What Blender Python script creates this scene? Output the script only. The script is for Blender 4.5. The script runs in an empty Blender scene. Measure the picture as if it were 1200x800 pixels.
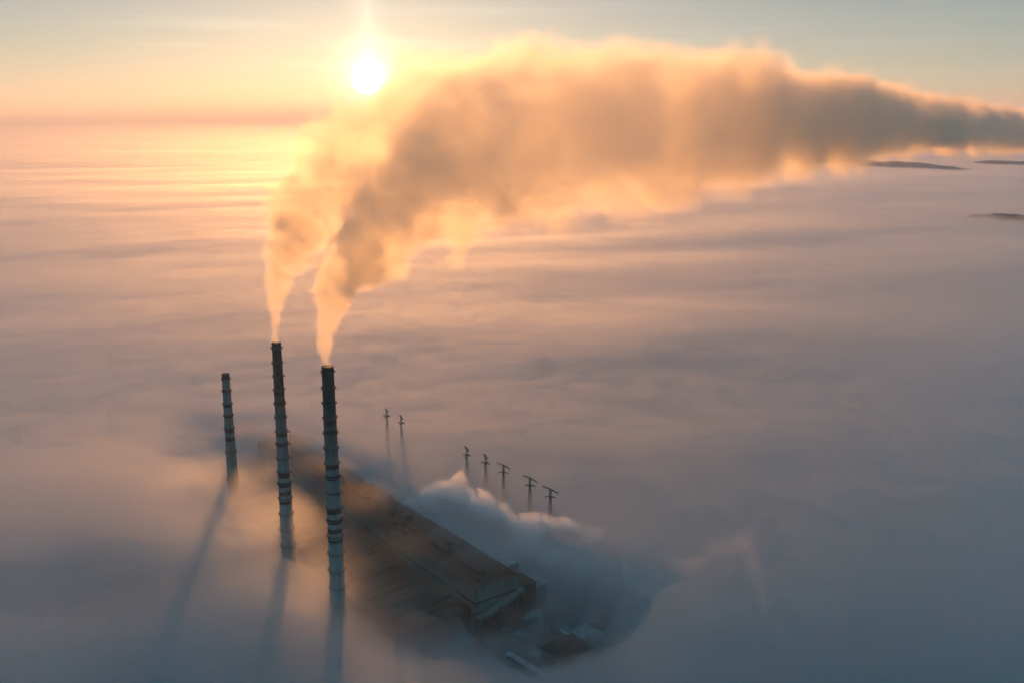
import bpy, bmesh, math, random
import numpy as np
from mathutils import Vector, Matrix

random.seed(7)
R = math.radians
S = bpy.context.scene
COL = S.collection

# ------------------------------------------------------------------ camera
CAM_Z = 433.0
cam = bpy.data.cameras.new('camera')
cam.lens = 33.3; cam.sensor_width = 36.0
cam.clip_start = 1.0; cam.clip_end = 400000.0
cam_o = bpy.data.objects.new('camera', cam); COL.objects.link(cam_o)
cam_o.location = (0, 0, CAM_Z)
cam_o.rotation_euler = (R(90 - 13.33), 0, 0)
S.camera = cam_o

# ------------------------------------------------------------------ sun direction, sky
SUN_EL, SUN_AZ = R(2.15), R(-8.3)               # azimuth from +Y, positive to the right
SUN = Vector((math.sin(SUN_AZ) * math.cos(SUN_EL), math.cos(SUN_AZ) * math.cos(SUN_EL), math.sin(SUN_EL)))

class NT:
    """Small expression builder for node trees (shader or geometry)."""
    def __init__(s, nt): s.nt = nt
    def n(s, t, **k):
        o = s.nt.nodes.new(t)
        for a, b in k.items(): setattr(o, a, b)
        return o
    def _in(s, sock, v):
        if isinstance(v, bpy.types.NodeSocket): s.nt.links.new(v, sock)
        elif v is not None: sock.default_value = v
    def m(s, op, a, b=None, c=None, clamp=False):
        o = s.n('ShaderNodeMath', operation=op, use_clamp=clamp)
        for i, v in enumerate((a, b, c)):
            if v is not None: s._in(o.inputs[i], v)
        return o.outputs[0]
    def v(s, op, a, b=None, scale=None):
        o = s.n('ShaderNodeVectorMath', operation=op)
        s._in(o.inputs[0], a)
        if b is not None: s._in(o.inputs[1], b)
        if scale is not None: s._in(o.inputs[3], scale)
        return o.outputs['Value'] if op in ('DOT_PRODUCT', 'LENGTH', 'DISTANCE') else o.outputs[0]
    def xyz(s, a):
        o = s.n('ShaderNodeSeparateXYZ'); s._in(o.inputs[0], a); return o.outputs
    def comb(s, x, y, z):
        o = s.n('ShaderNodeCombineXYZ')
        for i, q in enumerate((x, y, z)): s._in(o.inputs[i], q)
        return o.outputs[0]
    def noise(s, vec, scale, detail=3, rough=.5, dist=0.0, out=0):
        o = s.n('ShaderNodeTexNoise'); s._in(o.inputs['Vector'], vec)
        for k, q in (('Scale', scale), ('Detail', detail), ('Roughness', rough), ('Distortion', dist)): s._in(o.inputs[k], q)
        return o.outputs[out]
    def ss(s, x, a, b, lo=0.0, hi=1.0):
        o = s.n('ShaderNodeMapRange', interpolation_type='SMOOTHSTEP')
        for i, q in enumerate((x, a, b, lo, hi)): s._in(o.inputs[i], q)
        return o.outputs[0]
    def ramp(s, f, pts):
        o = s.n('ShaderNodeValToRGB'); s._in(o.inputs[0], f); e = o.color_ramp.elements
        while len(e) < len(pts): e.new(0.5)
        for q, (p, c) in zip(e, pts): q.position = p; q.color = (*c, 1)
        return o.outputs[0]
    def mix(s, f, a, b, blend='MIX'):
        o = s.n('ShaderNodeMix', data_type='RGBA', blend_type=blend)
        s._in(o.inputs[0], f)
        for i, q in ((6, a), (7, b)):
            s._in(o.inputs[i], (*q, 1) if isinstance(q, tuple) and len(q) == 3 else q)
        return o.outputs[2]

W = bpy.data.worlds.new('World'); S.world = W; W.use_nodes = True
w = NT(W.node_tree); W.node_tree.nodes.clear()
sky = w.n('ShaderNodeTexSky', sky_type='NISHITA', sun_disc=False, sun_elevation=SUN_EL, sun_rotation=SUN_AZ,
          altitude=300.0, air_density=1.0, dust_density=0.5, ozone_density=4.2)
d = w.n('ShaderNodeTexCoord').outputs['Generated']
dx, dy, dz = w.xyz(d)[0:3]
cosang = w.v('DOT_PRODUCT', d, tuple(SUN))
ang = w.m('MULTIPLY', w.m('ARCCOSINE', w.m('MINIMUM', cosang, 0.999999)), 180 / math.pi)       # degrees from the sun
def lobe(a, width): return w.m('MULTIPLY', w.m('EXPONENT', w.m('MULTIPLY', ang, -1.0 / width)), a)
disc = w.ss(ang, 1.05, 0.35, 0.0, 6.0)
aur = w.m('ADD', w.m('ADD', lobe(2.4, 0.7), lobe(0.02, 4.0)), disc)
aur_c = w.v('ADD', w.v('SCALE', (1.0, 0.82, 0.56), scale=aur), w.v('SCALE', (1.0, 0.67, 0.40), scale=lobe(0.17, 15.0)))   # core and warm morning glow
# thin streaks of high cloud
el = w.m('MULTIPLY', w.m('ARCSINE', dz), 180 / math.pi)
az = w.m('MULTIPLY', w.m('ARCTAN2', dx, dy), 180 / math.pi)
st = w.noise(w.comb(w.m('MULTIPLY', az, 0.05), w.m('MULTIPLY', el, 1.1), 3.0), 1.0, 4, .55)
stf = w.m('MULTIPLY', w.ss(st, 0.50, 0.72), w.ss(el, 0.3, 3.0))
skyc = w.v('SCALE', sky.outputs[0], scale=0.070)
cl = w.mix(w.m('MULTIPLY', stf, 0.35), skyc, w.v('ADD', w.v('SCALE', skyc, scale=1.5), (0.05, 0.04, 0.03)))
blue = w.v('SCALE', (0.000, 0.195, 0.310), scale=w.m('MULTIPLY', w.ss(el, 0.0, 20.0), w.ss(ang, 25.0, 105.0)))          # clear blue sky overhead
hor = w.v('SCALE', w.mix(w.ss(ang, 30.0, 95.0), (0.21, 0.27, 0.235), (0.03, 0.15, 0.19)), scale=w.m('EXPONENT', w.m('MULTIPLY', w.m('MAXIMUM', el, 0.0), -1.0 / 9.0)))   # pale band along the horizon
daz = w.m('ABSOLUTE', w.m('SUBTRACT', az, math.degrees(SUN_AZ)))
pil = w.m('MULTIPLY', w.m('EXPONENT', w.m('MULTIPLY', daz, -1.6)), w.m('MULTIPLY', w.ss(el, 0.6, 2.5), w.ss(el, 14.0, 2.5, 0.0, 0.22)))   # sun pillar
tot = w.v('ADD', w.v('ADD', w.v('ADD', w.v('ADD', cl, hor), aur_c), blue), w.v('SCALE', (1.0, 0.85, 0.62), scale=pil))
bg = w.n('ShaderNodeBackground'); w._in(bg.inputs[0], tot); bg.inputs[1].default_value = 1.0
W.node_tree.links.new(bg.outputs[0], w.n('ShaderNodeOutputWorld').inputs[0])

sun = bpy.data.lights.new('sun', 'SUN'); sun.energy = 4.3; sun.angle = R(0.5); sun.color = (1.0, 0.41, 0.11)
sun_o = bpy.data.objects.new('sun', sun); COL.objects.link(sun_o)
sun_o.rotation_euler = SUN.to_track_quat('Z', 'Y').to_euler()
sun_o.location = (-300, 2000, 900)

vs = S.view_settings
vs.view_transform = 'Standard'; vs.look = 'None'; vs.exposure = 0.66; vs.gamma = 1.0; vs.use_curve_mapping = False

cy = S.cycles
cy.max_bounces = 8; cy.diffuse_bounces = 2; cy.glossy_bounces = 1; cy.transmission_bounces = 1
cy.volume_bounces = 6; cy.transparent_max_bounces = 64
cy.use_denoising = True; cy.denoising_input_passes = 'RGB_ALBEDO_NORMAL'; cy.denoiser = 'OPENIMAGEDENOISE'
cy.volume_step_rate = 3.0; cy.volume_max_steps = 256
cy.use_adaptive_sampling = True; cy.adaptive_threshold = 0.065; cy.adaptive_min_samples = 16
cy.sample_clamp_indirect = 4.0
cy.time_limit = 1000.0

# ------------------------------------------------------------------ helpers
def tag(o, label=None, cat=None, group=None, kind=None):
    for k, q in (('label', label), ('category', cat), ('group', group), ('kind', kind)):
        if q: o[k] = q
    return o
def link(name, me, mat=None, parent=None):
    o = bpy.data.objects.new(name, me); COL.objects.link(o)
    if mat is not None and hasattr(me, 'materials') and not me.materials: me.materials.append(mat)
    if parent is not None: o.parent = parent
    return o
def empty(name, loc=(0, 0, 0), rz=0.0):
    o = bpy.data.objects.new(name, None); COL.objects.link(o); o.location = loc; o.rotation_euler = (0, 0, rz); return o

def perlin2(x, y, seed):
    rng = np.random.RandomState(seed); n = 256
    ga = rng.rand(n, n) * 2 * np.pi
    xi = np.floor(x).astype(np.int64); yi = np.floor(y).astype(np.int64)
    xf = x - xi; yf = y - yi
    u = xf ** 3 * (xf * (xf * 6 - 15) + 10); v = yf ** 3 * (yf * (yf * 6 - 15) + 10)
    def g(i, j, fx, fy):
        a = ga[i % n, j % n]; return np.cos(a) * fx + np.sin(a) * fy
    a = g(xi, yi, xf, yf); b = g(xi + 1, yi, xf - 1, yf)
    c = g(xi, yi + 1, xf, yf - 1); e = g(xi + 1, yi + 1, xf - 1, yf - 1)
    return (a + (b - a) * u) * (1 - v) + (c + (e - c) * u) * v
def fbm(x, y, seed, octaves=4, gain=.5):
    s = 0.0; a = 1.0
    for k in range(octaves):
        s = s + a * perlin2(x * 2 ** k + 13.7 * k, y * 2 ** k - 7.1 * k, seed + k); a *= gain
    return s

def volmat(name, density, color, g, color2=None, g2=None, w2=0.0):
    m = bpy.data.materials.new(name); m.use_nodes = True; t = NT(m.node_tree); m.node_tree.nodes.clear()
    out = t.n('ShaderNodeOutputMaterial')
    a = t.n('ShaderNodeVolumeScatter'); a.inputs['Color'].default_value = (*color, 1)
    a.inputs['Density'].default_value = density * (1 - w2); a.inputs['Anisotropy'].default_value = g
    sh = a.outputs[0]
    if w2:
        b = t.n('ShaderNodeVolumeScatter'); b.inputs['Color'].default_value = (*(color2 or color), 1)
        b.inputs['Density'].default_value = density * w2; b.inputs['Anisotropy'].default_value = g2
        ad = t.n('ShaderNodeAddShader'); t._in(ad.inputs[0], sh); t._in(ad.inputs[1], b.outputs[0]); sh = ad.outputs[0]
    t._in(out.inputs['Volume'], sh)
    return m

# ------------------------------------------------------------------ ground
def pbr(name, col, rough=.9):
    m = bpy.data.materials.new(name); m.use_nodes = True
    b = m.node_tree.nodes['Principled BSDF']; b.inputs['Base Color'].default_value = (*col, 1); b.inputs['Roughness'].default_value = rough
    return m

bm = bmesh.new()
bmesh.ops.create_circle(bm, cap_ends=True, radius=150000, segments=96)
me = bpy.data.meshes.new('ground'); bm.to_mesh(me); bm.free()
gm = bpy.data.materials.new('frozen_ground'); gm.use_nodes = True; t = NT(gm.node_tree)
gb = gm.node_tree.nodes['Principled BSDF']; gb.inputs['Roughness'].default_value = .95
gp = t.n('ShaderNodeNewGeometry').outputs['Position']
gc = t.mix(t.ss(t.noise(gp, .035, 6, .6), .42, .6), (.022, .019, .016), (.05, .044, .038))
gc = t.mix(t.ss(t.noise(t.v('ADD', gp, (91, 37, 0)), .03, 7, .65), .50, .58, 0, .9), gc, (.28, .28, .29))
t._in(gb.inputs['Base Color'], gc)
ground = tag(link('ground', me, gm), kind='structure')

# ------------------------------------------------------------------ fog sea: closed bodies with an undulating top
AX = np.array([-.6, .8]); PX = np.array([.8, .6]); C0 = np.array([-31., 730.])     # axis of the boiler house and its near corner
def sstep(x, a, b):
    t = np.clip((x - a) / (b - a), 0, 1); return t * t * (3 - 2 * t)
def plant_coords(x, y):
    return (x - C0[0]) * AX[0] + (y - C0[1]) * AX[1], (x - C0[0]) * PX[0] + (y - C0[1]) * PX[1]
def fog_top(x, y, layer):
    r = np.hypot(x, y)
    # wind-combed undulation, long across the wind
    cu, su = math.cos(R(20)), math.sin(R(20))
    a = x * cu + y * su; b = -x * su + y * cu
    near = 1 - sstep(r, 2500, 7000)
    h = (3.5 * fbm(a / 900, b / 420, 11 + layer, 4, .5) + 1.0 * fbm(a / 160, b / 110, 41 + layer, 4, .55)) * (0.55 + 0.3 * near)
    if layer: h = h + 1.3 * fbm(a / 55, b / 38, 91, 3, .55) * (1 - sstep(r, 1200, 3000))
    h = h * (1.0, 1.9)[layer] + 8.0 * fbm(a / 6200, b / 3000, 71, 3, .5) * sstep(r, 900, 4000)
    al, pe = plant_coords(x, y)
    base = 63.0 + h - 9.0 * sstep(720 - y, 0, 220) * sstep(x, -420, -120)
    wob = 34 * fbm(x / 140, y / 140, 5 + layer, 3, .55)
    # warm air keeps the plant clear
    wob2 = 46 * fbm(x / 62, y / 62, 15 + layer, 4, .55)
    q = np.hypot((al - 190 + wob) / 330, (pe + 32 + wob * .7 + wob2 * .5) / np.where(pe > -32, 82, 108))
    hole = 1 - sstep(q, 0.2, 1.3)
    q2 = np.hypot((x - 28 + wob2) / 74, (y - 696 + wob2 * .8) / 66)
    hole2 = 1 - sstep(q2, 0.45, 1.4)
    q4 = np.hypot((x + 340 + wob * .6) / 110, (y - 700 + wob * .6) / 62)
    hole4 = 1 - sstep(q4, 0.1, 1.4)
    base = base + (8, 14)[layer] * (1 - sstep(pe, -190, -10)) * (1 - sstep(np.hypot(al - 130, pe + 190), 120, 640))
    d1 = hole * 46 * (1 - 0.5 * sstep(al, 60, 420)) * (1.0, .74)[layer] + hole4 * (14, 4)[layer]
    return base - np.clip(d1 + hole2 * (54, 60)[layer], 0, 60)
def fog_body(name, layer, lift, mat, rmax, cx=0.0, cyy=0.0, r0=60.0, na=420, nr=430, sink=0.0):
    f = np.linspace(-1, 1, na, endpoint=False)
    th = np.pi / 2 + np.pi * ((0.22 * f + 0.78 * f ** 3) if not sink else f)     # finer towards the view
    rr = np.concatenate([[0.], np.geomspace(r0, rmax, nr) if not sink else np.geomspace(r0, rmax, nr)])
    T, RR = np.meshgrid(th, rr, indexing='xy')
    x = RR * np.cos(T) + cx; y = RR * np.sin(T) + cyy
    z = fog_top(x, y, layer) + lift
    if sink: z = z - sink * sstep(RR, rmax * .25, rmax)
    z = np.maximum(z, -20)
    n = len(rr)
    top = np.stack([x, y, z], -1).reshape(-1, 3)
    rim = np.stack([x[-1], y[-1], np.full(na, -40.)], -1)
    V = np.vstack([top, rim])
    i, j = np.meshgrid(np.arange(1, n - 1), np.arange(na), indexing='ij')
    a = i * na + j; b = i * na + (j + 1) % na; c = (i + 1) * na + (j + 1) % na; e = (i + 1) * na + j
    faces = [tuple(q) for q in np.stack([a, e, c, b], -1).reshape(-1, 4).tolist()]
    faces += [(0, na + k, na + (k + 1) % na) for k in range(na)]
    o = (n - 1) * na; q = n * na
    faces += [(o + (k + 1) % na, o + k, q + k, q + (k + 1) % na) for k in range(na)]
    faces.append(tuple(range(q + na - 1, q - 1, -1)))
    me = bpy.data.meshes.new(name); me.from_pydata(V.tolist(), [], faces); me.update()
    return tag(link(name, me, mat), kind='stuff')
FOGC = (.97, .98, .975); FG, FG2, FW2 = .78, .3, .005
fog_body('fog', 0, 0.0, volmat('fog_dense', 0.022, FOGC, FG, g2=FG2, w2=FW2), 140000)
fog_body('mist', 1, 11.0, volmat('fog_thin', 0.0065, FOGC, FG, g2=FG2, w2=FW2), 13000, 0, 1100, r0=20.0, na=280, nr=330, sink=30)

# ------------------------------------------------------------------ haze
bm = bmesh.new(); bmesh.ops.create_cube(bm, size=1.0)
bmesh.ops.scale(bm, vec=(290000, 290000, 800), verts=bm.verts); bmesh.ops.translate(bm, vec=(0, 0, 800 / 2 - 45), verts=bm.verts)
me = bpy.data.meshes.new('haze'); bm.to_mesh(me); bm.free()
m = bpy.data.materials.new('haze_air'); m.use_nodes = True; t = NT(m.node_tree); m.node_tree.nodes.clear()
pv = t.n('ShaderNodeVolumePrincipled'); pv.inputs['Color'].default_value = (.86, .86, .87, 1); pv.inputs['Density'].default_value = 6.0e-5; pv.inputs["Anisotropy"].default_value = .36
t._in(t.n('ShaderNodeOutputMaterial').inputs['Volume'], pv.outputs[0])
tag(link('haze', me, m), kind='stuff')

# ------------------------------------------------------------------ materials
def mat(name, build, rough=.9):
    m = bpy.data.materials.new(name); m.use_nodes = True; t = NT(m.node_tree)
    b = m.node_tree.nodes['Principled BSDF']; b.inputs['Roughness'].default_value = rough
    pos = t.n('ShaderNodeNewGeometry').outputs['Position']
    t._in(b.inputs['Base Color'], build(t, pos))
    return m
def two_tone(c1, c2, scale, a=.4, b=.62, detail=5, stretch=(1, 1, 1)):
    def f(t, pos):
        return t.mix(t.ss(t.noise(t.v('MULTIPLY', pos, stretch), scale, detail, .6), a, b), c1, c2)
    return f
def concrete_col(t, pos):
    z = t.xyz(pos)[2]
    streak = t.noise(t.v('MULTIPLY', pos, (1, 1, .06)), .9, 4, .6)
    pour = t.noise(t.comb(0, 0, z), .55, 4, .7)
    blot = t.noise(pos, .12, 4, .6)
    c = t.mix(t.ss(streak, .35, .7), (.20, .20, .185), (.11, .115, .11))
    c = t.mix(t.ss(pour, .5, .75, 0, .55), c, (.07, .075, .08))
    c = t.mix(t.ss(blot, .55, .75, 0, .6), c, (.09, .085, .08))
    soot = t.m('ADD', t.ss(z, 128, 240), t.m('MULTIPLY', t.m('SUBTRACT', t.noise(pos, .25, 3, .6), .5), .5), clamp=True)
    return t.mix(soot, c, (.016, .014, .013))
def concrete_short_col(t, pos):
    z = t.xyz(pos)[2]
    streak = t.noise(t.v('MULTIPLY', pos, (1, 1, .06)), .9, 4, .6)
    pour = t.noise(t.comb(0, 0, z), .55, 4, .7)
    c = t.mix(t.ss(streak, .35, .7), (.17, .16, .14), (.10, .097, .088))
    return t.mix(t.ss(pour, .5, .75, 0, .5), c, (.10, .095, .09))
M = dict(
    concrete=mat('sooty_concrete', concrete_col),
    concrete_short=mat('weathered_concrete', concrete_short_col),
    band=mat('faded_red_paint', two_tone((.020, .009, .006), (.038, .016, .010), .35)),
    steel=mat('rusty_dark_steel', two_tone((.035, .027, .022), (.07, .045, .03), .6), .7),
    galv=mat('galvanised_steel', two_tone((.10, .085, .065), (.16, .14, .11), .4), .6),
    soot=pbr('soot', (.012, .010, .009)),
    panel=mat('grey_wall_panel', two_tone((.135, .12, .10), (.085, .076, .064), .09, stretch=(1, 1, .25))),
    dark_wall=mat('dark_wall_cladding', two_tone((.030, .025, .020), (.055, .043, .033), .12, stretch=(1, 1, .2))),
    brown=mat('brown_cladding', two_tone((.055, .026, .017), (.08, .038, .025), .12, stretch=(1, 1, .2))),
    roof=mat('tar_roof', two_tone((.016, .014, .011), (.034, .028, .022), .06)),
    snow_roof=mat('snow_dusted_roof', two_tone((.15, .145, .14), (.26, .255, .25), .12)),
    snow=mat('snow', two_tone((.42, .42, .43), (.6, .6, .61), .3)),
    glass=pbr('dark_glazing', (.02, .022, .025), .25),
    bark=mat('bark', two_tone((.035, .027, .020), (.060, .045, .035), 2.0)),
    twig=mat('bare_twigs', two_tone((.030, .023, .018), (.055, .040, .030), 1.0)),
    asphalt=mat('asphalt', two_tone((.040, .040, .042), (.065, .063, .062), .15)),
    ballast=mat('track_ballast', two_tone((.055, .048, .042), (.090, .080, .072), .3)),
    coal=mat('coal', two_tone((.018, .017, .017), (.040, .038, .036), .15)),
    forest=mat('dark_woodland', two_tone((.05, .06, .068), (.09, .10, .105), .012)),
)

# ------------------------------------------------------------------ mesh builder
class MB:
    def __init__(s): s.v = []; s.f = []
    def box(s, lo, hi):
        n = len(s.v)
        s.v += [(x, y, z) for z in (lo[2], hi[2]) for y in (lo[1], hi[1]) for x in (lo[0], hi[0])]
        s.f += [tuple(n + i for i in q) for q in ((0, 2, 3, 1), (4, 5, 7, 6), (0, 1, 5, 4), (2, 6, 7, 3), (0, 4, 6, 2), (1, 3, 7, 5))]
        return s
    def bar(s, a, b, w, w2=None, n=4):
        a, b = Vector(a), Vector(b); d = (b - a).normalized()
        up = Vector((0, 0, 1)) if abs(d.z) < .95 else Vector((1, 0, 0))
        x = d.cross(up).normalized(); y = d.cross(x); k = len(s.v); w2 = w if w2 is None else w2
        for p, q in ((a, w), (b, w2)):
            for i in range(n):
                t = 2 * math.pi * (i + .5) / n; s.v.append(tuple(p + (x * math.cos(t) + y * math.sin(t)) * q))
        for i in range(n): s.f.append((k + i, k + (i + 1) % n, k + n + (i + 1) % n, k + n + i))
        s.f += [tuple(k + i for i in range(n - 1, -1, -1)), tuple(k + n + i for i in range(n))]
        return s
    def ring(s, prof, n=40):
        """closed profile [(r, z)] revolved about Z"""
        k = len(s.v); m = len(prof)
        for i in range(n):
            t = 2 * math.pi * i / n
            s.v += [(r * math.cos(t), r * math.sin(t), z) for r, z in prof]
        for i in range(n):
            for j in range(m):
                a = k + i * m + j; b = k + i * m + (j + 1) % m; c = k + ((i + 1) % n) * m + (j + 1) % m; e = k + ((i + 1) % n) * m + j
                s.f.append((a, e, c, b))
        return s
    def me(s, name):
        me = bpy.data.meshes.new(name); me.from_pydata(s.v, [], s.f); me.update(); return me
    def build(s, name, m, parent=None, smooth=False):
        me = s.me(name)
        if smooth:
            for p in me.polygons: p.use_smooth = True
        return link(name, me, m, parent)

# ------------------------------------------------------------------ chimneys
PLAT_TALL = (246.0, 233.4, 221.5, 209.9, 197.7, 185.6, 173.2, 162.0, 149.6, 137.0, 126.4, 113.0, 98.5, 84.0, 69.0)
BAND_TALL = ((205.3, 208.9), (196.7, 201.0), (169.6, 173.1), (160.6, 164.2), (132.6, 136.6), (124.2, 128.2), (116.5, 120.2), (108.5, 111.1))
PLAT_SHORT = (174.8, 162.3, 148.7, 136.7, 123.0, 97.5, 68.0)
BAND_SHORT = ((174.7, 180.1), (161.0, 164.4), (145.8, 149.6), (134.8, 138.2), (118.4, 123.0), (109.6, 113.8))
def chimney(x, y, h, rt, k, plats, bands, label, antenna_z, m):
    root = empty('chimney', (x, y, 0)); tag(root, label, 'chimney', 'chimneys of the power plant')
    def rad(z): return rt + k * (h - z) + max(0.0, 40 - z) * .03
    zs = [0, 15, 30, 45] + list(range(60, int(h), 15)) + [h]
    prof = [(rad(z), z) for z in zs] + [(rt - .55, h), (rt - .55, h - 6)]
    MB().ring(prof + [(.3, h - 6), (.3, 0)], 48).build('shaft', m, root, True)
    MB().ring([(rt + .25, h - .5), (rt + .25, h + .35), (rt - .5, h + .35), (rt - .5, h - .5)], 48).build('rim', M['soot'], root)
    for a, b in bands:
        MB().ring([(rad(a) + .12, a), (rad(b) + .12, b), (rad(b) - .2, b), (rad(a) - .2, a)], 48).build('painted_band', M['band'], root, False)
    for z in plats:
        r = rad(z)
        p = MB().ring([(r - .1, z), (r + 1.15, z), (r + 1.15, z + .22), (r - .1, z + .22)], 36)
        for i in range(18):
            t = 2 * math.pi * i / 18; c, q = math.cos(t), math.sin(t)
            p.bar((c * r * .99, q * r * .99, z - 1.3), (c * (r + 1.05), q * (r + 1.05), z), .09)
        p = p.build('platform', M['steel'], root)
        g = MB()
        for dz in (.55, 1.15): g.ring([(r + 1.05, z + dz), (r + 1.15, z + dz), (r + 1.15, z + dz + .09), (r + 1.05, z + dz + .09)], 36)
        for i in range(24):
            t = 2 * math.pi * i / 24; g.bar((math.cos(t) * (r + 1.1), math.sin(t) * (r + 1.1), z + .2), (math.cos(t) * (r + 1.1), math.sin(t) * (r + 1.1), z + 1.2), .05)
        g.build('railing', M['steel'], p)
    # caged ladder
    ta = R(-62); c, q = math.cos(ta), math.sin(ta); L = MB()
    for i in range(len(zs) - 1):
        z0, z1 = zs[i], zs[i + 1]
        for o in (-.3, .3):
            L.bar(((rad(z0) + .35) * c - q * o, (rad(z0) + .35) * q + c * o, z0), ((rad(z1) + .35) * c - q * o, (rad(z1) + .35) * q + c * o, z1), .06)
    zz = 2.0
    while zz < h - 1:
        r = rad(zz) + .35; L.bar((r * c - q * -.3, r * q + c * -.3, zz), (r * c - q * .3, r * q + c * .3, zz), .04)
        r2 = r + .75
        L.bar((r * c + q * .4, r * q - c * .4, zz), (r2 * c + q * .25, r2 * q - c * .25, zz), .035).bar((r * c - q * .4, r * q + c * .4, zz), (r2 * c - q * .25, r2 * q + c * .25, zz), .035)
        zz += 1.0
    L.build('ladder', M['steel'], root)
    # radio antennas on brackets
    for n, z in enumerate(antenna_z):
        r = rad(z)
        for t in (R(-8), R(-48), R(-75), R(-105)):
            if n == 0 and t < R(-60): continue
            c, q = math.cos(t), math.sin(t); A = MB()
            e = r + (2.6 if t > R(-20) else 1.6)
            A.bar((r * c, r * q, z + .5), (e * c, e * q, z + .6), .12).bar((r * c, r * q, z - 1.2), (e * c, e * q, z + .3), .09)
            A.bar((e * c, e * q, z - 1.6), (e * c, e * q, z + 2.4), .11)
            for o, hh in ((-.55, 1.9), (.55, 1.5)):
                bx, by = e * c - q * o, e * q + c * o
                A.box((bx - .22, by - .22, z - .6), (bx + .22, by + .22, z - .6 + hh)); A.bar((bx, by, z + .1), (e * c, e * q, z + .1), .07)
            if n % 2 == 1 and t < R(-40):
                A.ring([(.05, 0), (.75, .0), (.8, .35), (.05, .25)], 12)
                for i in range(len(A.v) - 48, len(A.v)):
                    X, Y, Z = A.v[i]; A.v[i] = ((e + .3 + Z) * c - q * X, (e + .3 + Z) * q + c * X, z + 1.2 + Y)
            A.build('antenna', M['steel'], root)
        # cable with weights hanging from the bracket on the right
        e = r + 2.9; K = MB().bar((e, -.4, z + .4), (e + .5, -.4, z - 8.5), .03)
        for j in range(4): K.box((e + .06 * j - .14, -.58, z - 3.3 - 1.6 * j), (e + .06 * j + .2, -.22, z - 2.7 - 1.6 * j))
        K.build('hanging_cable', M['steel'], root)
    return root
chimney(-139, 690, 250, 4.5, .0087, PLAT_TALL, BAND_TALL, 'nearest and widest tall chimney, dark bands on sooty concrete, smoke pouring out', (162.0, 149.6, 137.0), M['concrete'])
chimney(-196, 766, 250, 3.75, .0114, PLAT_TALL, BAND_TALL, 'middle tall chimney, slimmer, smoking, between the widest and the short one', (173.2, 162.0, 149.6, 137.0), M['concrete'])
chimney(-290, 925, 180, 3.75, .0152, PLAT_SHORT, BAND_SHORT, 'short smokeless chimney with dark bands, furthest left', (), M['concrete_short'])

# ------------------------------------------------------------------ power plant
RZ = math.atan2(.8, -.6)
plant = empty('power_plant', (C0[0], C0[1], 0), RZ)
tag(plant, 'long dark power plant building running diagonally back beside the chimneys, pale wall bands', 'building')
LEN = 470.0
# local frame: x along the building away from us, y to its left (pe = -y)
def B(lo, hi): return MB().box(lo, hi)
B((0, -46, 0), (LEN, 0, 44.0)).build('boiler_house_wall', M['dark_wall'], plant)
rf = B((-.3, -46.3, 44.0), (LEN + .3, .3, 44.5)).build('roof', M['roof'], plant)
par = MB().box((-.3, -.1, 44.5), (LEN, .3, 45.4)).box((-.3, -46.3, 44.5), (LEN, -45.9, 45.4)).box((-.3, -45.9, 44.5), (.1, -.1, 45.4)).build('parapet', M['panel'], rf)
pm = B((0, 0, 0), (11.7, .35, 11.2)).me('wall_panel'); pm.materials.append(M['panel'])
pm2 = B((0, 0, 0), (11.7, .35, 8.0)).me('wall_panel'); pm2.materials.append(M['panel'])
pe_ = B((0, 0, 0), (.35, 7.35, 11.2)).me('wall_panel'); pe_.materials.append(M['panel'])
pe2 = B((0, 0, 0), (.35, 7.35, 8.0)).me('wall_panel'); pe2.materials.append(M['panel'])
gl = B((0, 0, 0), (11.7, .15, 1.7)).me('window'); gl.materials.append(M['glass'])
gle = B((0, 0, 0), (.15, 7.35, 1.7)).me('window'); gle.materials.append(M['glass'])
for i in range(39):
    x = .15 + 12 * i
    o = link('wall_panel', pm, None, plant); o.location = (x, .0, 32.6)
    o = link('wall_panel', pm2, None, plant); o.location = (x, .0, 22.55)
    o = link('window', gl, None, plant); o.location = (x, .0, 30.75)
for i in range(6):
    y = -45.85 + 7.65 * i
    o = link('wall_panel', pe_, None, plant); o.location = (-.35, y, 32.6)
    o = link('wall_panel', pe2, None, plant); o.location = (-.35, y, 22.6)
    o = link('window', gle, None, plant); o.location = (-.15, y, 30.75)
    # lower end wall: tall glazed strips between piers
    for k in range(2):
        B((-.2, y + .5 + 3.6 * k, 4), (-.02, y + 2.6 + 3.6 * k, 17)).build('window', M['glass'], plant)
    B((-.5, y - .3, 0), (-.02, y + .35, 19)).build('pier', M['panel'], plant)
B((-.9, -46.4, 19.4), (-.1, .4, 20.3)).build('ledge', M['panel'], plant)
# sloping conveyor gallery across the end wall
g = MB(); n = len(g.v)
for y, z in ((1.0, 16.5), (-47.0, 30.5)):
    g.v += [(-7.5, y, z), (-1.2, y, z), (-1.2, y, z + 3.6), (-4.3, y, z + 4.6), (-7.5, y, z + 3.6)]
g.f = [(0, 1, 2, 3, 4), (9, 8, 7, 6, 5)] + [(i, 5 + i, 5 + (i + 1) % 5, (i + 1) % 5) for i in range(5)]
cg = g.build('conveyor_gallery', M['panel'], plant)
for y, z in ((-6, 18), (-20, 22), (-36, 27)):
    MB().bar((-7, y, 0), (-7, y, z), .35).bar((-1.8, y, 0), (-1.8, y, z), .35).bar((-7, y, 2), (-1.8, y, z - 2), .2).build('trestle', M['steel'], cg)
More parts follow.
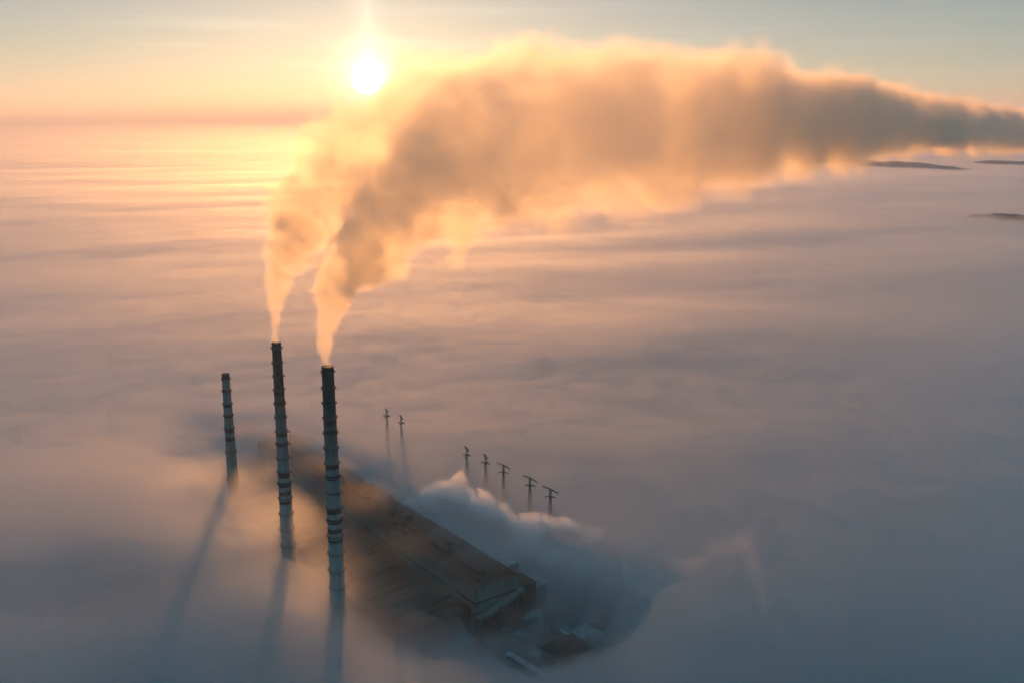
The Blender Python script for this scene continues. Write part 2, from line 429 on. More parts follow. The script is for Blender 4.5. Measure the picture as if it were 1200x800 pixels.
# ventilators, monitors and ducts on the high roof
random.seed(3)
vm = MB().box((-2, -3.5, 0), (2, 3.5, 2.2)).box((-2.6, -4.1, 2.2), (2.6, 4.1, 2.7)).me('roof_ventilator'); vm.materials.append(M['dark_wall'])
for i in range(19):
    for yy in (-12, -31):
        if random.random() < .3:
            o = link('roof_ventilator', vm, None, plant); o.location = (14 + 24 * i + random.uniform(-2, 2), yy + random.uniform(-1, 1), 44.5); o.rotation_euler.z = random.choice((0, 0, math.pi / 2))
for i in range(9):
    x = 20 + 52 * i
    MB().box((x, -24.5, 44.5), (x + 30, -18.5, 47.0)).box((x - .5, -25.2, 47.0), (x + 30.5, -17.8, 47.4)).build('roof_monitor', M['dark_wall'], plant)
# patchy snow lying along the right parapet
for i in range(22):
    x = 150 + 12.5 * i + random.uniform(-5, 5); l_ = random.uniform(3, 11); d_ = random.uniform(.8, 3.0); m_ = MB(); k_ = 9
    for j in range(k_ + 1):
        u = j / k_; e_ = math.sin(math.pi * u) ** .6 * random.uniform(.6, 1.1) + .03
        m_.v += [(x + l_ * u, -45.75, 44.52), (x + l_ * u, -45.75, 44.52 + .5 * e_), (x + l_ * u, -45.75 + d_ * e_, 44.52)]
        if j: q = 3 * j; m_.f += [(q - 3, q - 2, q + 1, q), (q - 2, q - 1, q + 2, q + 1), (q - 1, q - 3, q, q + 2)]
    m_.build('snow_patch', M['snow'], plant)
# lower hall on the chimney side, with saw-tooth monitors and flue ducts
B((6, 0.4, 0), (LEN, 76, 25.0)).build('lower_hall_wall', M['dark_wall'], plant)
lr = B((5.6, .4, 25.0), (LEN + .4, 76.4, 25.5)).build('lower_roof', M['roof'], plant)
for i in range(14):
    x = 18 + 33 * i
    MB().box((x, 12, 25.5), (x + 7, 66, 28.0)).box((x - .4, 11.6, 28.0), (x + 7.4, 66.4, 28.4)).build('roof_monitor', M['dark_wall'], plant)
for i in range(11):
    x = 30 + 41 * i
    MB().bar((x, 5, 28), (x, 74, 28), 1.7, n=10).bar((x, 74, 28), (x, 90, 12), 1.7, n=10).build('flue_duct', M['steel'], plant)
# snow covered bay along the far side
B((22, -62, 0), (LEN - 10, -46.35, 42.0)).build('side_bay_wall', M['dark_wall'], plant)
for i in range(37): B((22 + 12 * i, -62.3, 42.0), (22 + 12 * i + 11.8, -46.6, 42.5 + .12 * (i % 3))).build('roof_slab', M['snow_roof'], plant)
# annexes by the near end
ax = B((-2, -64, 0), (20, -47, 33)).build('annex_wall', M['brown'], plant)
B((-2.3, -64.3, 33), (20.3, -46.7, 33.5)).build('annex_roof', M['roof'], plant)
for i in range(4): B((-2.2, -62.5 + 4.1 * i, 6), (-1.98, -60.6 + 4.1 * i, 28)).build('window', M['glass'], plant)
B((6, -82, 0), (26, -65, 22)).build('annex_wall', M['dark_wall'], plant)
B((5.7, -82.3, 22), (26.3, -64.7, 22.5)).build('annex_roof', M['snow_roof'], plant)

# ------------------------------------------------------------------ pylons
def pylon(x, y, top, arm, rz, label):
    root = empty('pylon', (x, y, 0), rz); tag(root, label, 'pylon', 'pylons beyond the power plant')
    wb, wt = 3.2, .75
    def cor(z):
        q = wb + (wt - wb) * min(1, z / (top - 10)); return [(q, q), (-q, q), (-q, -q), (q, -q)]
    for i in range(4):
        a, b = cor(0)[i], cor(top - 10)[i]
        MB().bar((*a, 0), (*b, top - 10), .2).bar((*b, top - 10), (b[0], b[1], top), .18).build('leg', M['galv'], root)
    br = MB(); z = 0.0
    while z < top - 2:
        dz = max(2.2, (2.2 * cor(z)[0][0])); z2 = min(top, z + dz); a, b = cor(z), cor(z2)
        for i in range(4):
            j = (i + 1) % 4
            br.bar((*a[i], z), (*b[j], z2), .1).bar((*a[j], z), (*b[i], z2), .1).bar((*b[i], z2), (*b[j], z2), .1)
        z = z2
    br.build('bracing', M['galv'], root)
    def beam(name, z, half, direction, d=.8):
        half *= 1.15
        c, q = direction; m = MB()
        for s_ in (-1, 1):
            for u in (-d, d):
                m.bar((c * -half - q * u * .3, q * -half + c * u * .3, z), (c * 0 - q * u, q * 0 + c * u, z), .3).bar((-q * u, c * u, z), (c * half - q * u * .3, q * half + c * u * .3, z), .3)
        m.bar((c * -half, q * -half, z), (0, 0, z + 1.5), .14).bar((c * half, q * half, z), (0, 0, z + 1.5), .14)
        k = -half
        while k < half - .1:
            e = d * (1 - .7 * abs(k) / half); m.bar((c * k - q * e, q * k + c * e, z), (c * (k + 1.2) + q * e, q * (k + 1.2) - c * e, z), .08); k += 1.2
        b = m.build(name, M['galv'], root)
        for k in (-half + .3, half - .3):
            MB().bar((c * k, q * k, z), (c * k, q * k, z - 2.2), .16, .16, 6).build('insulator', M['steel'], b)
    beam('top_crossarm', top - 1, arm, (1, 0))
    beam('lower_crossarm', top - 8.5, 4.6, (.77, .64)); beam('lower_crossarm', top - 9.2, 4.6, (.77, -.64))
    return root
PY = [(-166.5, 1202.4, 7.5, -.32), (-143.9, 1172.9, 7.0, -.32), (-53.1, 1052.5, 7.0, -.3), (-30.3, 1026.6, 7.0, -.3), (-9.5, 996.5, 9.5, 0), (19.3, 958.0, 9.8, 0), (40.1, 926.8, 10.0, 0)]
PL = ['lattice pylon furthest left of the row, deep in the fog', 'second pylon from the left, right beside the furthest one', 'third pylon from the left, just behind the brightest puff of steam',
      'middle pylon of the seven, short top arm', 'pylon with a long top arm, third from the right', 'second pylon from the right, long slanting top arm', 'rightmost pylon, nearest and darkest of the row']
for (x, y, a_, dr), lb in zip(PY, PL): pylon(x * .923, y * .923, 85.0, a_, RZ + dr, lb)

# ------------------------------------------------------------------ ground level: roads, tracks, sheds, stockpiles
def strip(name, pts, w_, z, m, kind='structure'):
    P_ = [Vector((*p, z)) for p in pts]; v, f = [], []
    for i, p in enumerate(P_):
        d_ = (P_[min(i + 1, len(P_) - 1)] - P_[max(i - 1, 0)]).normalized(); nrm = Vector((-d_.y, d_.x, 0)) * w_ / 2
        v += [tuple(p + nrm), tuple(p - nrm)]
        if i: k = 2 * i; f.append((k - 2, k - 1, k + 1, k))
    me = bpy.data.meshes.new(name); me.from_pydata(v, [], f); me.update(); return tag(link(name, me, m), kind=kind)
def smooth_path(pts, n=8):
    out = []
    for i in range(len(pts) - 1):
        p0, p1, p2, p3 = [np.array(pts[min(max(i + k, 0), len(pts) - 1)], float) for k in (-1, 0, 1, 2)]
        for t in np.linspace(0, 1, n, endpoint=False):
            out.append(tuple(.5 * (2 * p1 + (p2 - p0) * t + (2 * p0 - 5 * p1 + 4 * p2 - p3) * t * t + (3 * p1 - p0 - 3 * p2 + p3) * t ** 3)))
    return out + [tuple(pts[-1])]
strip('road', smooth_path([(150, 850), (126, 827), (99, 799), (80, 783), (76, 772), (90, 765), (112, 763), (140, 746), (190, 712), (260, 668)]), 7.0, .012, M['asphalt'])
strip('road', smooth_path([(-60, 560), (-28, 640), (-2, 690), (24, 735), (52, 790), (40, 860), (0, 930)]), 9.0, .008, M['asphalt'])
strip('road', smooth_path([(-330, 640), (-200, 628), (-80, 640), (20, 622), (140, 590), (300, 560)]), 8.0, .016, M['asphalt'])
slm = MB().box((-1.3, -.12, 0), (1.3, .12, .18)).me('sleeper')
for k, (ox, oy) in enumerate(((118, 722), (126, 730), (150, 748))):
    dv = Vector((.87, -.49, 0)) if k < 2 else Vector((.9, -.44, 0)); a_ = Vector((ox, oy, 0)) - dv * 60; b_ = a_ + dv * 330
    tr = strip('railway_track', [a_.to_2d(), b_.to_2d()], 4.2, .024, M['ballast'])
    nn = Vector((-dv.y, dv.x, 0))
    for s_ in (-.76, .76): MB().bar(a_ + nn * s_ + Vector((0, 0, .2)), b_ + nn * s_ + Vector((0, 0, .2)), .08).build('rail', M['steel'], tr)

def shed(x, y, lx, ly, h, rz, wall, roof, label, name='shed', cat='shed', gable=0.0, group=None):
    root = empty(name, (x, y, 0), rz); tag(root, label, cat, group)
    B((-lx / 2, -ly / 2, 0), (lx / 2, ly / 2, h)).build('wall', M[wall], root)
    m = MB(); e = .4
    if gable:
        m.v = [(sx * (lx / 2 + e), sy * (ly / 2 + e), h + .02) for sx in (-1, 1) for sy in (-1, 1)] + [(sx * (lx / 2 + e), 0, h + gable) for sx in (-1, 1)]
        m.f = [(0, 2, 5, 4), (1, 4, 5, 3), (0, 4, 1), (2, 3, 5), (0, 1, 3, 2)]
    else: m.box((-lx / 2 - e, -ly / 2 - e, h), (lx / 2 + e, ly / 2 + e, h + .5))
    m.build('roof', M[roof], root)
    n = max(2, int(lx / 5))
    for i in range(n):
        xx = -lx / 2 + lx * (i + .5) / n
        for sy in (-1, 1):
            y0 = sy * ly / 2; B((xx - 1.1, min(y0, y0 + sy * .08), h * .4), (xx + 1.1, max(y0, y0 + sy * .08), h * .75)).build('window', M['glass'], root)
    d0 = -lx / 2; B((d0 - .1, -1.3, 0), (d0, 1.3, min(3, h * .7))).build('door', M['steel'], root)
    return root
A2 = math.atan2(-.75, .66)
shed(20, 672, 68, 5.5, 5.5, A2, 'panel', 'snow_roof', 'long pale-roofed conveyor gallery slanting out of frame at the bottom, below the building end', 'conveyor_gallery', 'gallery', 1.2)
shed(8, 664, 60, 4.5, 4.0, A2, 'dark_wall', 'snow_roof', 'narrower low gallery parallel to and left of the long pale one', 'conveyor_gallery', 'gallery', .9)
shed(15, 753, 15, 7, 7, R(37), 'panel', 'snow_roof', 'small grey roofed shed in front of the brown annex', gable=1.6)
shed(-51, 731, 11, 5, 4, R(20), 'panel', 'snow', 'tiny white roofed hut in front of the dark lower hall')
shed(52, 698, 46, 34, 6.0, R(-51), 'dark_wall', 'roof', 'wide flat dark roof edged with snow, right of the pale gallery', 'warehouse', 'warehouse')
shed(76, 744, 18, 3.0, 2.6, R(-45), 'dark_wall', 'roof', 'narrow dark low shed behind the row of bushes')
shed(-112, 672, 30, 12, 6, R(33), 'brown', 'roof', 'left of two half-hidden low workshops under fog below the nearest chimney', 'workshop', 'workshop')
shed(-76, 676, 34, 10, 6, R(33), 'brown', 'roof', 'right of two half-hidden low workshops under fog below the nearest chimney', 'workshop', 'workshop')
shed(-84, 650, 24, 8, 5, R(33), 'dark_wall', 'snow_roof', 'pale roofed workshop nearest the bottom edge, left of the gallery', 'workshop', 'workshop')
# ragged snow banks along the warehouse edge
def snow_bank(x, y, l, w_, h, rz, label):
    n = 14; m = MB(); rnd = random.Random(int(x * 7))
    for i in range(n + 1):
        t = i / n; q = math.sin(math.pi * min(max(t, .04), .96)) ** .5 * rnd.uniform(.7, 1.15)
        m.v += [(l * (t - .5), -w_ / 2 * q, 0), (l * (t - .5), -w_ * .15, h * q), (l * (t - .5), w_ * .2, h * .9 * q), (l * (t - .5), w_ / 2 * q, 0)]
        if i:
            k = 4 * i
            m.f += [(k - 4 + j, k + j, k + j + 1, k - 3 + j) for j in range(3)] + [(k - 4, k - 1, k + 3, k)]
    m.f += [(0, 1, 2, 3), (4 * n + 3, 4 * n + 2, 4 * n + 1, 4 * n)]
    return tag(m.build('snow_bank', M['snow'], None, True), label, 'snow bank') if True else None
for (x, y, l, lb) in ((47, 737, 17, 'upper bright strip of snow along the dark warehouse edge'), (59, 722, 20, 'longest bright strip of snow under the bushes by the dark warehouse'), (73, 705, 15, 'lower bright strip of snow along the dark warehouse edge')):
    o = snow_bank(x, y, l, 3.4, 1.1, 0, lb); o.location = (x, y, 0); o.rotation_euler.z = R(-51)

# stockpile ridges at the lower left
def ridge_mesh(name, length, width, height, seed, nx=48, ny=9):
    rnd = np.random.RandomState(seed); v, f = [], []
    for i in range(nx + 1):
        for j in range(ny + 1):
            u, q = i / nx, j / ny * 2 - 1
            e = min(1, 6 * u, 6 * (1 - u)); hh = height * max(0, 1 - abs(q)) ** .8 * (e ** .6) * (1 + .18 * float(perlin2(np.array([u * 14.0]), np.array([q * 1.5 + seed]), seed)[0]))
            v.append((length * (u - .5), width / 2 * q * (1 + .06 * rnd.randn()), hh - .05))
    for i in range(nx):
        for j in range(ny):
            a = i * (ny + 1) + j; f.append((a, a + ny + 1, a + ny + 2, a + 1))
    me = bpy.data.meshes.new(name); me.from_pydata(v, [], f); me.update()
    for p in me.polygons: p.use_smooth = True
    return me
for k in range(5):
    off = Vector((-346 + 26 * k, 738 + 19.5 * k, 0))
    o = link('coal_pile', ridge_mesh('coal_pile', 190 - 12 * k, 13, 14 - k, 5 + k), M['coal']); o.location = off; o.rotation_euler.z = math.atan2(-.78, .63)
    tag(o, ['leftmost', 'second from the left', 'middle', 'second from the right', 'rightmost'][k] + ' of five faint dark parallel stockpile ridges at the lower left', 'coal pile', 'coal stockpiles at the lower left')

# hills standing out of the fog
def hill(x0, y0, x1, y1, h, w_, seed, label=None):
    l = math.hypot(x1 - x0, y1 - y0); nx, ny = 90, 14; v, f = [], []
    U, Q = np.meshgrid(np.linspace(0, 1, nx + 1), np.linspace(-1, 1, ny + 1), indexing='ij')
    prof = np.sin(np.pi * np.clip(U, 0, 1)) ** .45 * (1 - Q ** 2) ** 1.0
    n_ = fbm(U * 7 + seed, Q * 1.5 + seed, seed, 4, .55)
    Z = h * prof * (1 + .28 * n_) + 3 * fbm(U * 60, Q * 9, seed + 9, 2) * (prof > .3) - 1
    X = (U - .5) * l; Y = Q * w_ / 2
    V = np.stack([X, Y, Z], -1).reshape(-1, 3).tolist()
    for i in range(nx):
        for j in range(ny):
            a = i * (ny + 1) + j; f.append((a, a + ny + 1, a + ny + 2, a + 1))
    me = bpy.data.meshes.new('hill'); me.from_pydata(V, [], f); me.update()
    o = tag(link('hill', me, M['forest']), kind='structure'); o.location = ((x0 + x1) / 2, (y0 + y1) / 2, 0); o.rotation_euler.z = math.atan2(y1 - y0, x1 - x0)
hill(2384, 9053, 3425, 6533, 84, 900, 3)
hill(3627, 8205, 5087, 7195, 89, 900, 4)
hill(1613, 3762, 2304, 3396, 74, 420, 5)

# bare winter trees
def tree_meshes(seed):
    rnd = random.Random(seed); tr = MB(); tw = MB()
    def grow(p, d_, l, r, lev):
        q = p + d_ * l
        (tr if lev < 2 else tw).bar(p, q, r, r * .65, 5 if lev < 2 else 3)
        if lev >= 4: return
        for k in range(rnd.choice((3, 4)) if lev < 3 else 4):
            nd = (d_ + Vector((rnd.uniform(-1, 1), rnd.uniform(-1, 1), rnd.uniform(-.25, .7))) * .85).normalized()
            grow(p + d_ * l * rnd.uniform(.55, 1), nd, l * rnd.uniform(.55, .8), r * .55, lev + 1)
    grow(Vector((0, 0, 0)), Vector((0, 0, 1)), 3.0, .22, 0)
    for _ in range(160):
        t = rnd.uniform(0, 6.283); z = rnd.uniform(3.0, 8.2); rr = 2.9 * math.sqrt(max(.05, 1 - ((z - 5.4) / 3.2) ** 2)) * rnd.uniform(.3, 1.0)
        p = Vector((rr * math.cos(t), rr * math.sin(t), z)); d_ = Vector((rnd.uniform(-1, 1), rnd.uniform(-1, 1), rnd.uniform(-.2, 1))).normalized()
        tw.bar(p, p + d_ * rnd.uniform(.5, 1.2), .09, .03, 3)
    a, b = tr.me('trunk'), tw.me('crown'); a.materials.append(M['bark']); b.materials.append(M['twig']); return a, b
TM = [tree_meshes(s_) for s_ in (1, 2, 3)]
TREES = [(51.5, 740, .75, 'bush beside the snow strip, uppermost of four along the warehouse'), (57, 733, .8, 'second bush down along the snowy warehouse edge'), (65, 723, .95, 'third bush down along the snowy warehouse edge'), (73, 713, 1.0, 'lowest and largest bush along the snowy warehouse edge'),
         (-16, 712, 1.1, 'tree left of the upper end of the pale gallery'), (-22, 704, 1.2, 'tree beside the upper end of the pale gallery, further left'), (-30, 690, 1.1, 'leftmost tree near the pale gallery'), (-12, 684, 1.0, 'tree against the left side of the low gallery'),
         (30, 745, .9, 'tree between the grey shed and the dark warehouse'), (34, 738, .8, 'smaller tree at the left corner of the dark warehouse'),
         (92, 690, 1.2, 'tree right of the dark warehouse, nearest to it'), (100, 683, 1.1, 'second tree right of the dark warehouse'), (108, 690, 1.2, 'third tree right of the dark warehouse'), (86, 676, 1.1, 'tree below the others right of the dark warehouse'), (116, 676, 1.0, 'rightmost tree beyond the dark warehouse'),
         (74, 806, 1.0, 'tree on the open ground behind the steam, left one'), (84, 812, 1.2, 'tree on the open ground behind the steam, right one')]
for i, (x, y, sc, lb) in enumerate(TREES):
    e = empty('bare_tree', (x, y, 0), i * 1.7); e.scale = (sc, sc, sc); tag(e, lb + ', bare and dark', 'tree', 'bare trees around the power plant')
    a, b = TM[i % 3]; link('trunk', a, None, e); link('crown', b, None, e)

# ------------------------------------------------------------------ smoke
def fcurve(t, f, pts):
    o = t.n('ShaderNodeFloatCurve'); c = o.mapping.curves[0]
    o.mapping.use_clip = False
    c.points[0].location = pts[0]; c.points[1].location = pts[-1]
    for p in pts[1:-1]: c.points.new(*p)
    for p in c.points: p.handle_type = 'AUTO_CLAMPED'
    o.mapping.update(); t._in(o.inputs['Value'], f); return o.outputs[0]

def smoke_mat(name, color, g, dens):
    m = bpy.data.materials.new(name); m.use_nodes = True; t = NT(m.node_tree); m.node_tree.nodes.clear()
    a = t.n('ShaderNodeVolumePrincipled'); a.inputs['Color'].default_value = (*color, 1); a.inputs['Anisotropy'].default_value = g
    a.inputs['Density'].default_value = dens; a.inputs['Density Attribute'].default_value = 'density'
    t._in(t.n('ShaderNodeOutputMaterial').inputs['Volume'], a.outputs[0])
    return m

UMAX = 6000.0
def plume_tree(name, lo, hi, voxel, plumes, win, mat):
    """Volume grid of one stretch of the smoke. Object space: origin at the nearest chimney's mouth, +X down the wind, Z up.
    plumes: (offset, path, seed); path rows: u, L, z, y, r, density."""
    ng = bpy.data.node_groups.new(name, 'GeometryNodeTree')
    ng.interface.new_socket('Geometry', in_out='INPUT', socket_type='NodeSocketGeometry')
    ng.interface.new_socket('Geometry', in_out='OUTPUT', socket_type='NodeSocketGeometry')
    t = NT(ng)
    G = t.n('GeometryNodeInputPosition').outputs[0]
    n1 = t.v('SUBTRACT', t.noise(t.v('ADD', t.v('SCALE', G, scale=1 / 130.0), (4.3, 7.9, 2.1)), 1.0, 1, .5, out=1), (.5, .5, .5))
    n2 = t.v('SUBTRACT', t.noise(t.v('SCALE', G, scale=1 / 34.0), 1.0, 2, .5, out=1), (.5, .5, .5))
    f1 = t.m('SUBTRACT', t.noise(t.v('ADD', t.v('SCALE', G, scale=1 / 60.0), (3.7, 1.3, 8.2)), 1.0, 5, .58), .5)
    f2 = t.m('SUBTRACT', t.noise(t.v('SCALE', G, scale=1 / 17.0), 1.0, 4, .6), .5)
    bl = t.m('SUBTRACT', t.m('ABSOLUTE', t.m('SUBTRACT', t.m('MULTIPLY', t.noise(t.v('SCALE', G, scale=1 / 38.0), 1.0, 2, .5), 2.0), 1.0)), .22)   # rounded billows with creases
    f3 = t.m('SUBTRACT', t.noise(t.v('SCALE', G, scale=1 / 6.0), 1.0, 3, .55), .5)
    def uof(x, z): return t.m('MAXIMUM', t.m('ADD', x, t.m('MULTIPLY', z, 0.8)), 0.0)
    total = None
    for off, path in plumes:
        P = t.v('SUBTRACT', G, off)
        px, py, pz = t.xyz(P)[0:3]
        u0 = uof(px, pz)
        v0 = t.m('SQRT', t.m('DIVIDE', u0, UMAX))
        def cv(f, k, s): return t.m('MULTIPLY', fcurve(t, f, [(math.sqrt(q[0] / UMAX), q[k] / s) for q in path]), s)
        r0 = cv(v0, 4, 150)
        # turbulent displacement that grows with the plume
        dsp = t.v('ADD', t.v('SCALE', n1, scale=t.m('MULTIPLY', t.m('MINIMUM', r0, 90.), 0.65)), t.v('SCALE', n2, scale=t.m('MULTIPLY', t.m('MINIMUM', r0, 45.), 0.7)))
        qx, qy, qz = t.xyz(t.v('ADD', P, dsp))[0:3]
        v = t.m('SQRT', t.m('DIVIDE', uof(qx, qz), UMAX))
        L = cv(v, 1, UMAX); Z = cv(v, 2, 400); Y = cv(v, 3, 200); r = cv(v, 4, 150); dn = cv(v, 5, 1)
        dist = t.m('DIVIDE', t.v('LENGTH', t.comb(t.m('SUBTRACT', qx, L), t.m('MULTIPLY', t.m('SUBTRACT', qy, Y), t.ss(r, 12, 60, 1.0, 1.35)), t.m('SUBTRACT', qz, Z))), r)
        def lim(k): return t.m('MINIMUM', t.m('DIVIDE', k, r), 1.0)
        fn = t.m('MULTIPLY', f1, t.m('MULTIPLY', t.ss(r, 8, 45), t.m('MULTIPLY', lim(70.0), 2.2)))
        fn = t.m('ADD', fn, t.m('MULTIPLY', bl, t.m('MULTIPLY', t.ss(r, 8, 30), t.m('MULTIPLY', lim(32.0), 1.5))))
        fn = t.m('ADD', fn, t.m('MULTIPLY', f2, t.m('MULTIPLY', lim(16.0), 1.7)))
        fn = t.m('ADD', fn, t.m('MULTIPLY', f3, t.m('MULTIPLY', lim(7.0), 1.7)))
        dens = t.m('MULTIPLY', t.ss(t.m('ADD', t.m('SUBTRACT', 1.0, dist), fn), 0.0, t.ss(r, 8, 90, .3, .13)), dn)
        a, b = win
        if a is not None: dens = t.m('MULTIPLY', dens, t.m('GREATER_THAN', u0, a))
        if b is not None: dens = t.m('MULTIPLY', dens, t.m('LESS_THAN', u0, b))
        dens = t.m('MULTIPLY', dens, t.ss(pz, -1.0, 0.5))
        total = dens if total is None else t.m('MAXIMUM', total, dens)
    vc = t.n('GeometryNodeVolumeCube')
    t._in(vc.inputs['Density'], total)
    vc.inputs['Min'].default_value = lo; vc.inputs['Max'].default_value = hi
    for k, i in (('Resolution X', 0), ('Resolution Y', 1), ('Resolution Z', 2)):
        vc.inputs[k].default_value = max(8, int((hi[i] - lo[i]) / voxel))
    sm = t.n('GeometryNodeSetMaterial'); t._in(sm.inputs[0], vc.outputs[0]); sm.inputs['Material'].default_value = mat
    out = t.n('NodeGroupOutput'); t._in(out.inputs[0], sm.outputs[0])
    return ng
def smoke_obj(name, ng, mat, parent):
    vd = bpy.data.volumes.new(name); vd.materials.append(mat)
    o = bpy.data.objects.new(name, vd); COL.objects.link(o); o.parent = parent
    md = o.modifiers.new('density', 'NODES'); md.node_group = ng
    o['kind'] = 'stuff'
    return o
SM = smoke_mat('smoke', (.975, .89, .76), .58, 0.085)
SM.cycles.volume_step_rate = 0.45
#        u     L     z    y   r   density
path3 = [(0, -1, -2, 0, 4.8, 1), (20, -1, 24, 0, 9, 1), (45, 5, 49, 0, 15, .9), (90, 28, 76, 0, 28, .75), (160, 72, 106, 0, 52, .4), (270, 150, 134, 0, 82, .2),
         (430, 300, 150, 0, 108, .11), (640, 500, 160, 0, 114, .13), (1150, 1000, 166, 0, 104, .27), (2150, 2000, 146, 0, 84, .36), (4100, 4000, 128, 0, 92, .22), (6000, 5900, 148, 0, 90, .0)]
path2 = [(0, 0, -2, 0, 3.9, 1), (20, 0, 25, 0, 7.5, 1), (45, 3, 52, 0, 13, .9), (90, 20, 84, 0, 27, .7), (160, 66, 118, 0, 46, .36), (270, 145, 152, 0, 66, .18),
         (430, 285, 176, 0, 82, .12), (640, 490, 182, 0, 90, .1), (900, 740, 186, 0, 85, .0), (6000, 5900, 165, 0, 80, .0)]
WIND = R(55)          # math angle of the wind: 35 degrees to the right of the view
cw, sw = math.cos(WIND), math.sin(WIND)
OX, OY = -57.0, 76.0                                    # middle chimney from the nearest one
OFF2 = (OX * cw + OY * sw, -OX * sw + OY * cw, 0.0)     # the same in wind coordinates
P3, P2 = ((0, 0, 0), path3), (OFF2, path2)
sp = empty('smoke_plume', (-139, 690, 250), WIND); tag(sp, 'orange backlit smoke from the two tallest chimneys, merging and trailing off to the right', 'smoke', kind='stuff')
smoke_obj('smoke_base', plume_tree('plume_base', (-40, -45, -3), (110, 45, 130), 1.6, [P3], (None, 130), SM), SM, sp)
smoke_obj('smoke_base', plume_tree('plume_base', (OFF2[0] - 40, OFF2[1] - 45, -3), (OFF2[0] + 110, OFF2[1] + 45, 130), 1.6, [P2], (None, 130), SM), SM, sp)
smoke_obj('smoke_body', plume_tree('plume_body', (0, -180, 0), (640, 270, 350), 3.2, [P3, P2], (130, 660), SM), SM, sp)
smoke_obj('smoke_trail', plume_tree('plume_trail', (330, -200, 0), (5900, 280, 350), 15.0, [P3, P2], (660, None), SM), SM, sp)

# ------------------------------------------------------------------ steam
def cloud_tree(name, blobs, voxel, mat_, amp=1.5, big=1 / 26.0, fine=1 / 7.0, soft=.7):
    """Density of a lumpy cloud built from overlapping soft ellipsoids: (x, y, z, rx, ry, rz, weight)."""
    ng = bpy.data.node_groups.new(name, 'GeometryNodeTree')
    ng.interface.new_socket('Geometry', in_out='INPUT', socket_type='NodeSocketGeometry')
    ng.interface.new_socket('Geometry', in_out='OUTPUT', socket_type='NodeSocketGeometry')
    t = NT(ng); G = t.n('GeometryNodeInputPosition').outputs[0]
    warp = t.v('SCALE', t.v('SUBTRACT', t.noise(t.v('SCALE', G, scale=big * .7), 1.0, 2, .5, out=1), (.5, .5, .5)), scale=.5 / big)
    Q = t.v('ADD', G, warp)
    f = t.m('ADD', t.m('MULTIPLY', t.m('SUBTRACT', t.noise(t.v('SCALE', G, scale=big), 1.0, 5, .6), .5), amp), t.m('MULTIPLY', t.m('SUBTRACT', t.noise(t.v('SCALE', G, scale=fine), 1.0, 3, .55), .5), amp * .45))
    tot = None; lo = [1e9] * 3; hi = [-1e9] * 3
    for b in blobs:
        e = t.v('LENGTH', t.v('DIVIDE', t.v('SUBTRACT', Q, tuple(b[:3])), tuple(b[3:6])))
        q = t.m('MULTIPLY', t.ss(t.m('ADD', t.m('SUBTRACT', 1.0, e), f), 0.0, soft), b[6])
        tot = q if tot is None else t.m('MAXIMUM', tot, q)
        for k in range(3): lo[k] = min(lo[k], b[k] - b[3 + k] * 1.5); hi[k] = max(hi[k], b[k] + b[3 + k] * 1.5)
    lo[2] = max(lo[2], 0.5)
    vc = t.n('GeometryNodeVolumeCube'); t._in(vc.inputs['Density'], tot)
    vc.inputs['Min'].default_value = lo; vc.inputs['Max'].default_value = hi
    for k, i in (('Resolution X', 0), ('Resolution Y', 1), ('Resolution Z', 2)): vc.inputs[k].default_value = max(8, int((hi[i] - lo[i]) / voxel))
    sm = t.n('GeometryNodeSetMaterial'); t._in(sm.inputs[0], vc.outputs[0]); sm.inputs['Material'].default_value = mat_
    t._in(t.n('NodeGroupOutput').inputs[0], sm.outputs[0])
    return ng
ST = smoke_mat('steam', (.97, .97, .97), .55, 0.16); ST.cycles.volume_step_rate = 0.5
steam = [(-100, 912, 50, 10, 10, 8, 1), (-86, 908, 57, 14, 14, 11, 1), (-68, 906, 64, 14, 14, 12, 1), (-52, 914, 72, 10, 10, 16, .8), (-48, 892, 62, 16, 16, 13, .9), (-30, 868, 62, 17, 17, 13, .8),
         (-12, 846, 62, 18, 17, 11, .65), (8, 826, 62, 17, 16, 10, .55), (26, 820, 66, 18, 15, 9, .55), (48, 814, 66, 20, 15, 8, .45), (72, 806, 62, 20, 14, 7, .35), (98, 796, 58, 22, 14, 6, .22), (14, 806, 50, 18, 16, 10, .3), (40, 792, 46, 22, 16, 10, .25), (70, 780, 42, 24, 16, 9, .2), (104, 768, 38, 26, 16, 8, .15)]
e = tag(smoke_obj('steam_cloud', cloud_tree('steam', steam, 2.0, ST, amp=2.5), ST, None), 'low billow of pale steam rising along the right side of the power plant', 'steam', kind='stuff')

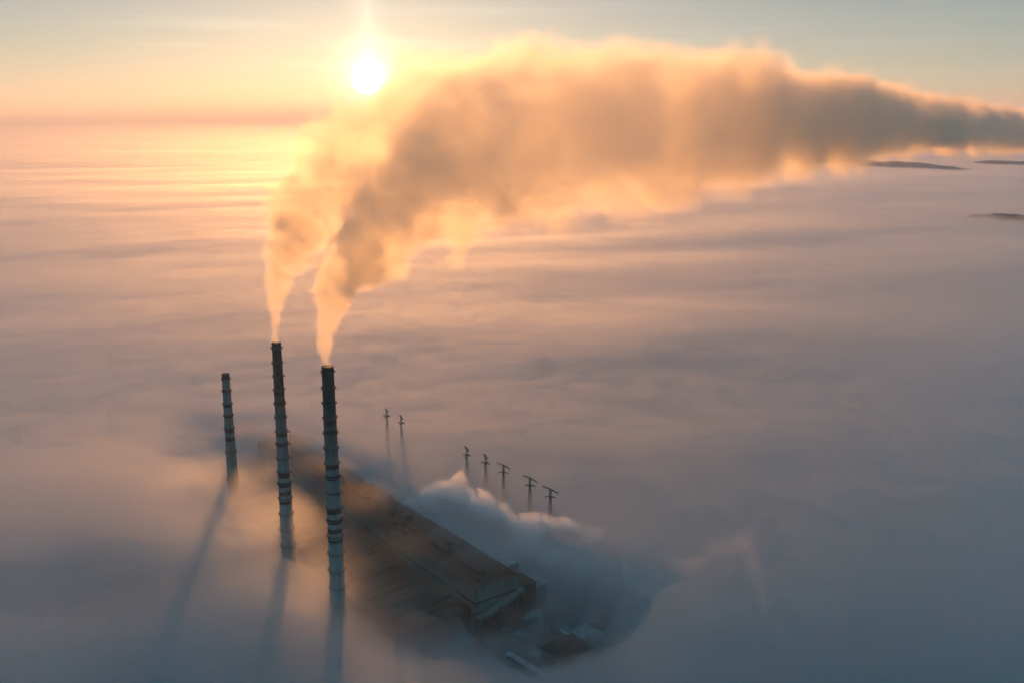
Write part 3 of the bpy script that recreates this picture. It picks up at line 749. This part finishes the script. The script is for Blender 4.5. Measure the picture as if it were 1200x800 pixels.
# brown dusty air drifting over the roofs
DU = smoke_mat('dusty_air', (.90, .74, .50), .7, 0.012); DU.cycles.volume_step_rate = 1.5
dust = []
for al_, pe_o, zz, rr, ww in ((60, -110, 46, 60, .6), (160, -120, 52, 64, .8), (40, -60, 38, 46, .5), (90, -20, 56, 44, .6), (130, -70, 44, 52, .8), (190, -5, 60, 50, .9), (230, -60, 50, 56, 1.0), (290, 5, 60, 52, 1.0), (330, -45, 54, 56, 1.0), (400, 10, 60, 54, .9), (450, -20, 58, 50, .7)):
    X_ = C0 + AX * al_ + PX * pe_o; dust.append((float(X_[0]), float(X_[1]), zz, rr, rr, 20, ww))
tag(smoke_obj('dust_haze', cloud_tree('dust', dust, 6.0, DU, amp=.8, big=1 / 60.0, fine=1 / 20.0, soft=1.2), DU, None), 'thin brown dusty air drifting over the power plant roofs', 'haze', kind='stuff')

# fog banked up round the feet of the chimneys
FB = smoke_mat('fog_bank', (.985, .98, .965), .76, 0.013); FB.cycles.volume_step_rate = 1.5
bank = [(-150, 682, 78, 64, 52, 38, 1), (-205, 762, 84, 64, 56, 38, 1), (-250, 840, 66, 65, 60, 30, .8), (-300, 915, 62, 70, 65, 36, .8), (-215, 690, 58, 75, 60, 30, .7), (-290, 780, 58, 80, 70, 28, .6)]
tag(smoke_obj('fog_bank', cloud_tree('bank', bank, 5.0, FB, amp=1.3, big=1 / 55.0, fine=1 / 16.0, soft=.9), FB, None), 'soft bank of fog round the feet of the three chimneys', 'fog', kind='stuff')

# torn shreds of fog drifting over the yard
shreds = [(90, 752, 40, 42, 26, 12, .7), (140, 735, 42, 46, 28, 13, .8), (60, 690, 26, 40, 24, 9, .5), (0, 672, 26, 44, 26, 10, .7), (-60, 665, 30, 46, 28, 12, .8), (120, 690, 34, 44, 26, 11, .7), (180, 690, 40, 46, 28, 12, .8), (30, 735, 24, 34, 22, 8, .35)]
FS = smoke_mat('fog_shreds', (.985, .98, .97), .76, 0.036); FS.cycles.volume_step_rate = 1.0
tag(smoke_obj('fog_wisps', cloud_tree('wisps', shreds, 3.2, FS, amp=2.6, big=1 / 34.0, fine=1 / 11.0, soft=1.0), FS, None), 'torn shreds of thin fog drifting over the yard beyond the building end', 'fog', kind='stuff')

# pale curl of fog standing over the blue fog on the right
curl = [(153, 727, 68, 26, 16, 9, .25), (180, 749, 71, 26, 16, 10, .3), (200, 755, 73, 16, 18, 10, .3), (200, 722, 72, 9, 22, 9, .35), (197, 690, 71, 8, 20, 8, .4), (196, 662, 70, 8, 20, 8, .4), (198, 634, 69, 8, 20, 7, .35), (200, 604, 67, 8, 18, 7, .25)]
tag(smoke_obj('fog_curl', cloud_tree('curl', curl, 3.0, FS, amp=1.2, big=1 / 30.0, fine=1 / 10.0, soft=1.1), FS, None), 'pale curling wisp of fog above the blue fog at the lower right', 'fog', kind='stuff')
